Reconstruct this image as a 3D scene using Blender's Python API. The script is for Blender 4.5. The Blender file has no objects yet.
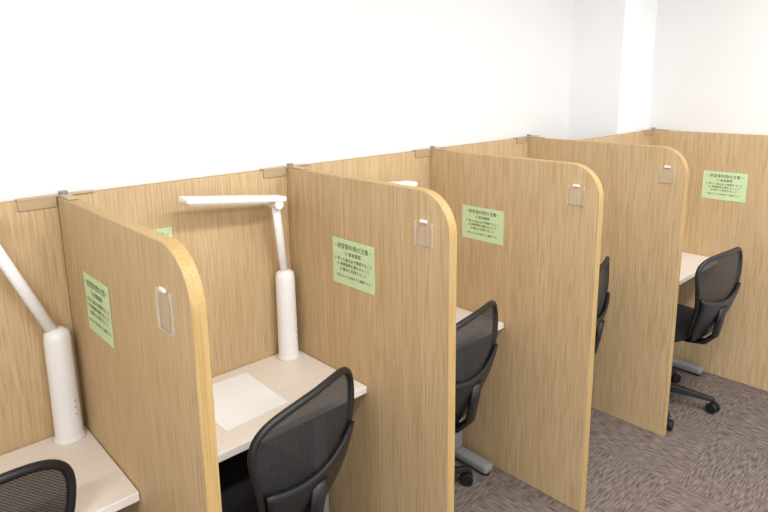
import bpy, bmesh, math
from mathutils import Matrix, Vector
H=1.4;T=0.032
W,D,xe,dz,dd,ye=.7706,.8113,3.1544,.697,.4272,-.3037
X=[.0003,.7687,1.5439,2.3106];DD=[.8112,.7861,.8206,.8272]
# ---------------- materials
def srgb(r,g,b):
    f=lambda c:(c/255/12.92 if c/255<=.04045 else ((c/255+.055)/1.055)**2.4)
    return (f(r),f(g),f(b),1)
def mat(name,col,rough=.5,metal=0,spec=.5,noise=None):
    m=bpy.data.materials.new(name);m.use_nodes=True;nt=m.node_tree;b=nt.nodes["Principled BSDF"]
    b.inputs["Base Color"].default_value=col;b.inputs["Roughness"].default_value=rough;b.inputs["Metallic"].default_value=metal
    b.inputs["Specular IOR Level"].default_value=spec
    if noise:
        sc,am=noise;tc=nt.nodes.new("ShaderNodeTexCoord");n=nt.nodes.new("ShaderNodeTexNoise");n.inputs["Scale"].default_value=sc;n.inputs["Detail"].default_value=4
        nt.links.new(tc.outputs["Object"],n.inputs["Vector"])
        r_=nt.nodes.new("ShaderNodeValToRGB");r_.color_ramp.elements[0].position=.3;r_.color_ramp.elements[1].position=.7
        r_.color_ramp.elements[0].color=tuple(c*(1-am) for c in col[:3])+(1,);r_.color_ramp.elements[1].color=tuple(min(1,c*(1+am)) for c in col[:3])+(1,)
        nt.links.new(n.outputs["Fac"],r_.inputs[0]);nt.links.new(r_.outputs[0],b.inputs["Base Color"])
    return m
def wood(name,c1,c2,c3):
    m=bpy.data.materials.new(name);m.use_nodes=True;nt=m.node_tree;b=nt.nodes["Principled BSDF"];L=nt.links.new
    b.inputs["Roughness"].default_value=.5;b.inputs["Specular IOR Level"].default_value=.3
    g=nt.nodes.new("ShaderNodeNewGeometry")
    def nz(sc,scale,det,dist=0):
        mp=nt.nodes.new("ShaderNodeMapping");mp.inputs["Scale"].default_value=sc;L(g.outputs["Position"],mp.inputs["Vector"])
        n=nt.nodes.new("ShaderNodeTexNoise");n.inputs["Scale"].default_value=scale;n.inputs["Detail"].default_value=det;n.inputs["Distortion"].default_value=dist
        L(mp.outputs[0],n.inputs["Vector"]);return n
    a=nz((46,46,1.6),1,6,.6);f=nz((210,210,7),1,3)
    r1=nt.nodes.new("ShaderNodeValToRGB");r1.color_ramp.elements[0].position=.3;r1.color_ramp.elements[1].position=.68
    r1.color_ramp.elements[0].color=c2;r1.color_ramp.elements[1].color=c1;L(a.outputs["Fac"],r1.inputs[0])
    r2=nt.nodes.new("ShaderNodeValToRGB");r2.color_ramp.elements[0].position=.36;r2.color_ramp.elements[1].position=.56
    r2.color_ramp.elements[0].color=(.75,.75,.75,1);r2.color_ramp.elements[1].color=(0,0,0,1);L(f.outputs["Fac"],r2.inputs[0])
    mx=nt.nodes.new("ShaderNodeMixRGB");mx.inputs[2].default_value=c3;L(r1.outputs[0],mx.inputs[1]);L(r2.outputs[0],mx.inputs[0])
    L(mx.outputs[0],b.inputs["Base Color"]);return m
M={}
M['wood']=wood("oak_laminate",srgb(207,181,142),srgb(197,170,130),srgb(178,149,110))
M['edge']=wood("oak_edge_band",srgb(188,158,106),srgb(181,150,98),srgb(168,137,86))
M['wall']=mat("white_wall",srgb(233,233,232),.9,noise=(3,.01))
M['wall2']=mat("white_pillar",srgb(243,244,245),.9,noise=(3,.01))
M['desk']=mat("cream_laminate",srgb(236,228,218),.42,noise=(60,.02))
M['deske']=mat("desk_edge",srgb(240,237,231),.4)
M['white']=mat("white_plastic",srgb(240,240,241),.3)
M['diff']=mat("lamp_diffuser",srgb(225,225,222),.2)
M['btn']=mat("lamp_button",srgb(205,205,207),.4)
M['grey']=mat("grey_metal",srgb(150,150,152),.35,.5)
M['lg']=mat("grey_paint",srgb(140,141,144),.4)
M['brk']=mat("tan_bracket",srgb(182,160,126),.4,.1)
M['blk']=mat("black_plastic",srgb(22,22,25),.45)
M['fab']=mat("black_fabric",srgb(25,25,28),.9,noise=(200,.3))
M['green']=mat("green_paper",srgb(202,225,177),.7,noise=(8,.02))
M['ink']=mat("ink",srgb(45,60,38),.8)
M['paper']=mat("white_paper",srgb(250,252,255),.7)
def meshmat():
    m=bpy.data.materials.new("chair_mesh");m.use_nodes=True;nt=m.node_tree;b=nt.nodes["Principled BSDF"];L=nt.links.new
    b.inputs["Base Color"].default_value=srgb(34,32,34);b.inputs["Roughness"].default_value=.7
    tc=nt.nodes.new("ShaderNodeTexCoord");ck=nt.nodes.new("ShaderNodeTexChecker");ck.inputs["Scale"].default_value=260
    mp=nt.nodes.new("ShaderNodeMapping");mp.inputs["Scale"].default_value=(1,.001,1)
    L(tc.outputs["Object"],mp.inputs[0]);L(mp.outputs[0],ck.inputs["Vector"])
    r=nt.nodes.new("ShaderNodeMapRange");r.inputs[3].default_value=.98;r.inputs[4].default_value=.8
    L(ck.outputs["Fac"],r.inputs[0]);L(r.outputs[0],b.inputs["Alpha"]);return m
M['mesh']=meshmat()
def clear(n,al):
    m=mat(n,srgb(255,255,255),.1);m.node_tree.nodes["Principled BSDF"].inputs["Alpha"].default_value=al
    m.node_tree.nodes["Principled BSDF"].inputs["Specular IOR Level"].default_value=.2;return m
M['clear']=clear("clear_plastic",.03)
M['clear2']=clear("clear_plastic_rim",.16)
def carpet():
    m=bpy.data.materials.new("carpet_tile");m.use_nodes=True;nt=m.node_tree;b=nt.nodes["Principled BSDF"];L=nt.links.new
    b.inputs["Roughness"].default_value=.95;b.inputs["Specular IOR Level"].default_value=.1
    g=nt.nodes.new("ShaderNodeNewGeometry")
    def st(sc):
        mp=nt.nodes.new("ShaderNodeMapping");mp.inputs["Scale"].default_value=sc
        L(g.outputs["Position"],mp.inputs["Vector"])
        n=nt.nodes.new("ShaderNodeTexNoise");n.inputs["Scale"].default_value=1;n.inputs["Detail"].default_value=3
        L(mp.outputs[0],n.inputs["Vector"]);return n
    a=st((160,20,1));c=st((20,160,1))
    ck=nt.nodes.new("ShaderNodeTexChecker");ck.inputs["Scale"].default_value=2.0
    L(g.outputs["Position"],ck.inputs["Vector"])
    mx=nt.nodes.new("ShaderNodeMixRGB");L(ck.outputs["Fac"],mx.inputs[0]);L(a.outputs["Fac"],mx.inputs[1]);L(c.outputs["Fac"],mx.inputs[2])
    r=nt.nodes.new("ShaderNodeValToRGB");r.color_ramp.elements[0].position=.36;r.color_ramp.elements[1].position=.64
    r.color_ramp.elements[0].color=srgb(90,80,74);r.color_ramp.elements[1].color=srgb(136,124,116)
    L(mx.outputs[0],r.inputs[0]);L(r.outputs[0],b.inputs["Base Color"])
    bp=nt.nodes.new("ShaderNodeBump");bp.inputs["Strength"].default_value=.25;bp.inputs["Distance"].default_value=.004
    L(mx.outputs[0],bp.inputs["Height"]);L(bp.outputs[0],b.inputs["Normal"]);return m
M['carpet']=carpet()
# ---------------- helpers
col=bpy.context.collection
def obj(name,bm,mats,parent=None,smooth=False,bev=0,seg=2):
    me=bpy.data.meshes.new(name);bm.normal_update();bmesh.ops.recalc_face_normals(bm,faces=bm.faces);bm.to_mesh(me);bm.free()
    o=bpy.data.objects.new(name,me);col.objects.link(o)
    for m in (mats if isinstance(mats,list) else [mats]): me.materials.append(m)
    if smooth:
        for f in me.polygons:f.use_smooth=True
    if bev:
        b=o.modifiers.new("b","BEVEL");b.width=bev;b.segments=seg;b.limit_method='ANGLE'
    if parent:o.parent=parent
    return o
def empty(name,loc=(0,0,0),rz=0,mx=None):
    e=bpy.data.objects.new(name,None);col.objects.link(e);e.empty_display_size=.05
    if mx: e.matrix_world=mx
    else: e.location=loc;e.rotation_euler=(0,0,rz)
    return e
def bbox(bm,a,b):
    x0,y0,z0=a;x1,y1,z1=b
    v=[bm.verts.new(q) for q in [(x0,y0,z0),(x1,y0,z0),(x1,y1,z0),(x0,y1,z0),(x0,y0,z1),(x1,y0,z1),(x1,y1,z1),(x0,y1,z1)]]
    return [bm.faces.new([v[i] for i in f]) for f in [(0,3,2,1),(4,5,6,7),(0,1,5,4),(1,2,6,5),(2,3,7,6),(3,0,4,7)]]
def box(n,a,b,m,parent=None,bev=0):
    bm=bmesh.new();bbox(bm,a,b);return obj(n,bm,m,parent,bev=bev)
def cyl(bm,a,b,r0,r1=None,n=24,caps=True):
    a=Vector(a);b=Vector(b);r1=r0 if r1 is None else r1;d=(b-a)
    q=d.to_track_quat('Z','Y').to_matrix()
    A=[bm.verts.new(a+q@Vector((r0*math.cos(t),r0*math.sin(t),0))) for t in [2*math.pi*i/n for i in range(n)]]
    B=[bm.verts.new(b+q@Vector((r1*math.cos(t),r1*math.sin(t),0))) for t in [2*math.pi*i/n for i in range(n)]]
    for i in range(n):
        j=(i+1)%n;bm.faces.new((A[i],A[j],B[j],B[i]))
    if caps: bm.faces.new(A[::-1]);bm.faces.new(B)
def lathe(bm,prof,n=32):
    rings=[]
    for r,z in prof: rings.append([bm.verts.new((r*math.cos(2*math.pi*i/n),r*math.sin(2*math.pi*i/n),z)) for i in range(n)])
    for a,b in zip(rings,rings[1:]):
        for i in range(n): bm.faces.new((a[i],a[(i+1)%n],b[(i+1)%n],b[i]))
    bm.faces.new(rings[0][::-1]);bm.faces.new(rings[-1])
def tube(bm,pts,r,n=10,closed=False,flat=1.0):
    pts=[Vector(q) for q in pts];N=len(pts);rings=[];prev=None
    for i in range(N):
        if closed:t=pts[(i+1)%N]-pts[i-1]
        else:t=pts[min(i+1,N-1)]-pts[max(i-1,0)]
        t.normalize()
        if prev is None: u=t.orthogonal().normalized() if abs(t.x)>.5 else Vector((1,0,0))
        else:u=prev
        u=(u-t*u.dot(t)).normalized();prev=u;v=t.cross(u)
        rings.append([bm.verts.new(pts[i]+r*(u*math.cos(2*math.pi*k/n)+flat*v*math.sin(2*math.pi*k/n))) for k in range(n)])
    for i in range(N if closed else N-1):
        a=rings[i];b=rings[(i+1)%N]
        off=0
        if closed and i==N-1:
            off=min(range(n),key=lambda o:(a[0].co-b[o].co).length)
        for k in range(n): bm.faces.new((a[k],a[(k+1)%n],b[(k+1+off)%n],b[(k+off)%n]))
    if not closed: bm.faces.new(rings[0][::-1]);bm.faces.new(rings[-1])
# ---------------- room
xr=xe+T+.01
box("floor",(-3.5,-5,-.1),(xr+.2,.4,0),M['carpet'])
box("wall_back",(-3.5,.045,0),(xr+.2,.25,2.7),M['wall'])
box("wall_right",(xr,-5,0),(xr+.2,.045,2.7),M['wall'])
box("ceiling",(-3.5,-5,2.7),(xr+.2,.4,2.8),M['wall'])
box("wall_pillar",(2.80,-.262,0),(xr,.045,2.7),M['wall2'])
# ---------------- partitions
def divider(name,x,y0,depth,R=.12):
    bm=bmesh.new();pr=[(y0,0),(y0,H)]
    for i in range(13):
        t=math.pi/2*i/12;pr.append((-depth+R-R*math.sin(t),H-R+R*math.cos(t)))
    pr.append((-depth,0))
    A=[bm.verts.new((0,y,z)) for y,z in pr];B=[bm.verts.new((T,y,z)) for y,z in pr]
    bm.faces.new(A);bm.faces.new(B[::-1])
    n=len(pr)
    for i in range(n):
        f=bm.faces.new((A[i],B[i],B[(i+1)%n],A[(i+1)%n]));f.material_index=1
    o=obj(name,bm,[M['wood'],M['edge']],bev=.002,seg=2);o.location=(x,0,0);return o
def bpanel(x0,x1,y):
    bm=bmesh.new();bbox(bm,(x0,y,0),(x1,y+.028,H))
    bm.faces.ensure_lookup_table();bm.faces[1].material_index=1
    obj("carrel_back_panel",bm,[M['wood'],M['edge']],bev=.0015)
XX=[X[0]-W]+X
for k in range(5): divider("carrel_divider",XX[k],-.0005,([D]+DD)[k])
for k in range(4): bpanel((XX[k]+.0005) if k else XX[0]-.3,XX[k+1]-.0005,0)
bpanel(X[3]+T+.001,xe-.001,ye)
divider("carrel_end_panel",xe,-.27,1.12)
def bracket(x,y):
    e=empty("joint_bracket",(x,y,H+.0004))
    box("plate",(-.10,-.006,0),(.10,.022,.004),M['brk'],e,bev=.001)
    box("face_plate",(-.10,-.005,-.028),(-.004,-.001,.004),M['brk'],e,bev=.001)
    box("arm",(.002,-.09,0),(T-.002,.01,.005),M['brk'],e,bev=.001)
    bm=bmesh.new();cyl(bm,(T/2,0,.005),(T/2,0,.014),.012);obj("cap",bm,M['grey'],e)
for k in range(1,5): bracket(XX[k],0.0)
bracket(xe,ye)
# ---------------- desks
def desk(x0,x1,yb,yf):
    e=empty("study_desk",(x0,0,0));w=x1-x0
    bm=bmesh.new();bbox(bm,(.002,-yf,dz-.026),(w-.002,yb-.002,dz))
    bm.faces.ensure_lookup_table()
    for i in (2,3,4,5): bm.faces[i].material_index=1
    obj("top",bm,[M['desk'],M['deske']],e,bev=.003)
    ym=(yb-yf)*.5
    for xx in (.07,w-.07):
        box("leg_post",(xx-.03,ym-.035,.05),(xx+.03,ym+.035,dz-.04),M['lg'],e,bev=.01)
        box("leg_foot",(xx-.03,-yf+.005,.012),(xx+.03,yb-.04,.05),M['lg'],e,bev=.012)
        box("leg_head",(xx-.025,-yf+.05,dz-.045),(xx+.025,yb-.05,dz-.026),M['lg'],e,bev=.004)
        for yy in (-yf+.03,yb-.07):
            bm=bmesh.new();cyl(bm,(xx,yy,0),(xx,yy,.013),.02);obj("glide",bm,M['blk'],e)
    box("beam",(.1,ym-.02,dz-.09),(w-.1,ym+.02,dz-.045),M['lg'],e)
for k in range(4): desk(XX[k]+T,XX[k+1],0,dd)
desk(X[3]+T,xe,ye,dd-ye)
# ---------------- lamps
def lamp(x,y,off,head,rz=0):
    e=empty("desk_lamp",(x,y,dz),rz)
    bm=bmesh.new();lathe(bm,[(.043,0),(.044,.004),(.040,.012),(.037,.018),(.036,.15),(.035,.31),(.032,.33),(.018,.34)]);obj("column",bm,M['white'],e,smooth=True)
    for i in range(3):
        bm=bmesh.new();cyl(bm,(.015,-.031,.085+.02*i),(.0175,-.0355,.085+.02*i),.0035,n=16);obj("button_%d"%(i+1),bm,M['btn'],e)
    a=Vector((0,0,.31));b=Vector((0,0,.33))+Vector(off)
    bm=bmesh.new();tube(bm,[a,a.lerp(b,.5),b],.0155,n=14,flat=.75);obj("arm",bm,M['white'],e,smooth=True)
    bm=bmesh.new();cyl(bm,b+Vector((0,-.028,0)),b+Vector((0,.028,0)),.017,n=24);obj("hinge",bm,M['white'],e,bev=.003)
    h=Vector(head).normalized();s=Vector((0,0,1)).cross(h).normalized();u=h.cross(s)
    he=empty("head",mx=None);he.parent=e
    he.matrix_local=Matrix(((h.x,s.x,u.x,b.x),(h.y,s.y,u.y,b.y),(h.z,s.z,u.z,b.z+.016),(0,0,0,1)))
    box("head_shell",(-.03,-.03,-.006),(.345,.03,.014),M['white'],he,bev=.006)
    box("head_diffuser",(.04,-.024,-.010),(.335,.024,-.005),M['diff'],he,bev=.002)
    return e
lamp(.706,-.052,(-.045,-.03,.265),(-1,-.05,.13))
lamp(-.055,-.046,(-.145,-.0,.335),(-1,-.05,.14))
lamp(1.462,-.055,(-.17,-.05,.24),(-1,0,.06))
lamp(2.24,-.055,(-.20,-.05,.10),(-1,-.05,.05))
# ---------------- signs
lines=[("－研習室利用の注意－",.125,.80),("① 飲食厳禁",.10,.66),("② 使った後は必ず整頓すること",.085,.53),("③ 長時間席を離れないこと",.085,.42),("④ 静かに利用すること",.085,.31),("※ 困ったときは係までご連絡下さい",.07,.17)]
def sign(xv,origin,w,h):
    up=Vector((0,0,1));n=xv.cross(up);o=Vector(origin)+n*.0008
    mx=Matrix(((xv.x,up.x,n.x,o.x),(xv.y,up.y,n.y,o.y),(xv.z,up.z,n.z,o.z),(0,0,0,1)))
    e=empty("notice_sign",mx=mx);box("sheet",(0,-h,0),(w,0,.0012),M['green'],e)
    for i,(t,s,yy) in enumerate(lines):
        cu=bpy.data.curves.new("t",'FONT');cu.body=t;cu.size=s*h;cu.align_x='CENTER';to=bpy.data.objects.new("t",cu);col.objects.link(to)
        bpy.context.view_layer.update();me=bpy.data.meshes.new_from_object(to);ww=to.dimensions.x;bpy.data.objects.remove(to)
        o2=bpy.data.objects.new("text_line_%d"%(i+1),me);col.objects.link(o2);me.materials.clear();me.materials.append(M['ink']);o2.parent=e
        o2.location=(w/2,-h*(1-yy),.0018);k=min(1,(w*.9)/ww) if ww>0 else 1;o2.scale=(k,1,1)
dv=Vector((0,-1,0))
sign(dv,(X[0],-.168,1.22),.185,.160);sign(dv,(X[1],-.262,1.19),.212,.16);sign(dv,(X[2],-.192,1.175),.218,.145);sign(dv,(X[3],-.22,1.18),.21,.15);sign(dv,(xe,-.61,1.19),.225,.157)
sign(Vector((1,0,0)),(.120,0,1.258),.20,.15)
# ---------------- clips
def clip(x,y,z,w2,h):
    e=empty("card_holder",(x,y,z));w=w2/2
    box("pocket_back",(-.002,-w,-h),(-.0005,w,0),M['clear'],e);box("pocket_front",(-.006,-w,-h),(-.005,w,-.012),M['clear'],e)
    box("pocket_base",(-.006,-w,-h),(-.0005,w,-h+.002),M['clear2'],e)
    for sg in (-1,1): box("pocket_side",(-.0065,sg*w-.001,-h),(-.0005,sg*w+.001,0),M['clear2'],e)
    box("hook",(-.008,-w*.4,-.004),(-.0005,w*.4,.005),M['white'],e,bev=.002)
clip(X[0],-.695,1.30,.065,.09);clip(X[1],-.69,1.31,.065,.075);clip(X[2],-.73,1.32,.065,.075);clip(X[3],-.745,1.31,.065,.075)
# paper
q=[(.296,-.048),(.522,-.055),(.515,-.33),(.289,-.34)]
bm=bmesh.new();lo=[bm.verts.new((a,b,dz+.0006)) for a,b in q];hi=[bm.verts.new((a,b,dz+.002)) for a,b in q]
bm.faces.new(lo[::-1]);bm.faces.new(hi)
for i in range(4): bm.faces.new((lo[i],lo[(i+1)%4],hi[(i+1)%4],hi[i]))
obj("paper_sheet",bm,M['paper'])
# ---------------- chairs
ZT=.89;HH=.22
def bshape(a,b):
    hw=.195+.048*b if b>-.2 else .1854+.03*(b+.2)
    x=hw*a;z=ZT-HH+HH*b-.018*a*a*max(b,0)
    y=-.225-.085*(b+1)/2+.75*x*x-.035*math.cos(math.pi*b*.55)
    return Vector((x,y,z))
def back_pt(r,t):
    c,s=math.cos(t),math.sin(t);e_=.42 if s>0 else .6
    a=math.copysign(abs(c)**e_,c)*r;b=math.copysign(abs(s)**e_,s)*r
    return bshape(a,b)
def chair(x,y,rz,base=.3):
    e=empty("office_chair",(x,y,0),rz)
    N=72
    bm=bmesh.new();rings=[]
    for i in range(1,11): rings.append([bm.verts.new(back_pt(i/10,2*math.pi*j/N)) for j in range(N)])
    cv=bm.verts.new(back_pt(0,0))
    for j in range(N):bm.faces.new((cv,rings[0][j],rings[0][(j+1)%N]))
    for A,B in zip(rings,rings[1:]):
        for j in range(N):bm.faces.new((A[j],B[j],B[(j+1)%N],A[(j+1)%N]))
    obj("back_mesh",bm,M['mesh'],e,smooth=True)
    bm=bmesh.new();tube(bm,[back_pt(1,2*math.pi*j/N) for j in range(N)],.011,closed=True);obj("back_frame",bm,M['blk'],e,smooth=True)
    # lower lumbar shell, wraps behind the mesh
    bm=bmesh.new();g=[]
    for iz in range(11):
        row=[]
        for ix in range(21):
            a=-1+ix/10;b=-.98+iz/10*(.92+.20*a*a)
            kk=.98*(1-.22*max(0,-b-.6)/.4)
            v=bshape(a*kk,b);row.append(bm.verts.new((v.x,v.y-.014,v.z)))
        g.append(row)
    for A,B in zip(g,g[1:]):
        for i in range(20):bm.faces.new((A[i],A[i+1],B[i+1],B[i]))
    o=obj("lumbar_shell",bm,M['blk'],e,smooth=True);s=o.modifiers.new("s","SOLIDIFY");s.thickness=.014;s.offset=0
    bm=bmesh.new();tube(bm,[(0,.0,.41),(0,-.16,.405),(0,-.24,.42),(0,-.285,.47),(0,-.30,.55),(0,-.31,.62)],.034,n=14,flat=.4);obj("back_spar",bm,M['blk'],e,smooth=True)
    # seat
    bm=bmesh.new();rings=[]
    def ring(s_,z):
        R=[]
        for j in range(N):
            t=2*math.pi*j/N;c,s=math.cos(t),math.sin(t)
            xx=.245*s_*math.copysign(abs(c)**.6,c);yy=.225*s_*math.copysign(abs(s)**.6,s)
            zz=z-(.03*max(0,yy/.225-.6)/.4)
            R.append(bm.verts.new((xx,yy+.03,zz)))
        return R
    for s_,z in [(.2,.425),(.85,.425),(.97,.435),(1,.455),(.98,.475),(.9,.49),(.6,.487),(.2,.483)]:rings.append(ring(s_,z))
    for A,B in zip(rings,rings[1:]):
        for j in range(N):bm.faces.new((A[j],A[(j+1)%N],B[(j+1)%N],B[j]))
    bm.faces.new(rings[0][::-1]);bm.faces.new(rings[-1])
    obj("seat_cushion",bm,M['fab'],e,smooth=True)
    box("tilt_mechanism",(-.07,-.10,.385),(.07,.09,.425),M['blk'],e,bev=.01)
    bm=bmesh.new();tube(bm,[(.06,.02,.40),(.16,.02,.40),(.22,.02,.395)],.006);obj("height_lever",bm,M['blk'],e)
    bm=bmesh.new();cyl(bm,(0,0,.10),(0,0,.27),.028);cyl(bm,(0,0,.25),(0,0,.39),.016);obj("gas_lift",bm,M['blk'],e)
    bm=bmesh.new();lathe(bm,[(.03,.06),(.05,.07),(.05,.11),(.035,.13)]);obj("base_hub",bm,M['blk'],e,smooth=True)
    for i in range(5):
        t=2*math.pi*i/5+base;d=Vector((math.cos(t),math.sin(t),0));n=Vector((-d.y,d.x,0))
        bm=bmesh.new();secs=[(.03,.024,.075,.118),(.15,.021,.072,.105),(.285,.014,.062,.082)];vs=[]
        for r_,w_,z0,z1 in secs: vs.append([bm.verts.new(d*r_+n*sg*w_*kk+Vector((0,0,z))) for sg,z,kk in ((-1,z0,1),(1,z0,1),(1,z1,.7),(-1,z1,.7))])
        for A,B in zip(vs,vs[1:]):
            for k in range(4):bm.faces.new((A[k],A[(k+1)%4],B[(k+1)%4],B[k]))
        bm.faces.new(vs[0]);bm.faces.new(vs[-1][::-1]);obj("base_leg_%d"%(i+1),bm,M['blk'],e,bev=.004)
        c=d*.285;ax=(n*math.cos(.5)+d*math.sin(.5))
        bm=bmesh.new();cyl(bm,c+Vector((0,0,.04)),c+Vector((0,0,.075)),.008,n=10)
        for sg in (-1,1):
            cc=c+Vector((0,0,.027));cyl(bm,cc+ax*sg*.008,cc+ax*sg*.026,.027,n=24)
        cyl(bm,c+Vector((0,0,.027))-ax*.012,c+Vector((0,0,.027))+ax*.012,.02,n=16)
        obj("caster_%d"%(i+1),bm,M['blk'],e,bev=.003)
    return e
# world placement: origin on floor, yaw, and world direction of one base leg
def chair_o(x,y,rz,legdir): chair(x,y,rz,legdir-rz)
chair_o(.318,-.335,.30,.3)
chair_o(-.37,-.15,0.0,.3)
chair_o(1.095,-.285,.20,-.35)
chair_o(2.622,-.64,-.10,-1.25)
chair_o(1.935,-.325,.25,-1.75)
# ---------------- lights
for i,(lx,ly) in enumerate([(-1.6,-1.7),(.4,-1.7),(2.0,-1.7),(-1.6,-3.6),(.4,-3.6),(2.0,-3.6)]):
    e=empty("ceiling_light",(lx,ly,2.7));box("fixture",(-.62,-.16,-.03),(.62,.16,0),M['white'],e,bev=.004)
    l=bpy.data.lights.new("tube",'AREA');l.shape='RECTANGLE';l.size=1.2;l.size_y=.28;l.energy=33;l.color=(1,.99,.98)
    lo=bpy.data.objects.new("tube_light",l);col.objects.link(lo);lo.location=(0,0,-.035);lo.parent=e
w=bpy.data.worlds.new("w");bpy.context.scene.world=w;w.use_nodes=True;w.node_tree.nodes["Background"].inputs[0].default_value=(.96,.98,1,1);w.node_tree.nodes["Background"].inputs[1].default_value=1.3
# ---------------- camera
def rot(yaw,pitch,roll):
    f=Vector((math.cos(yaw)*math.cos(pitch),math.sin(yaw)*math.cos(pitch),-math.sin(pitch)))
    r=Vector((math.sin(yaw),-math.cos(yaw),0.0)); u=r.cross(f)
    c,s=math.cos(roll),math.sin(roll)
    return r*c+u*s, -r*s+u*c, f
cam=bpy.data.cameras.new("camera");co=bpy.data.objects.new("camera",cam);col.objects.link(co)
P=(-.4617,-1.8436,1.7051)
R_,U_,F_=rot(.8215,.1991,-.0134);co.matrix_world=Matrix([[R_[i],U_[i],-F_[i],P[i]] for i in range(3)]+[[0,0,0,1]])
cam.sensor_width=36;cam.lens=602.62/768*36;cam.shift_y=(202.97-256)/768
s=bpy.context.scene;s.camera=co;s.view_settings.view_transform='Standard'
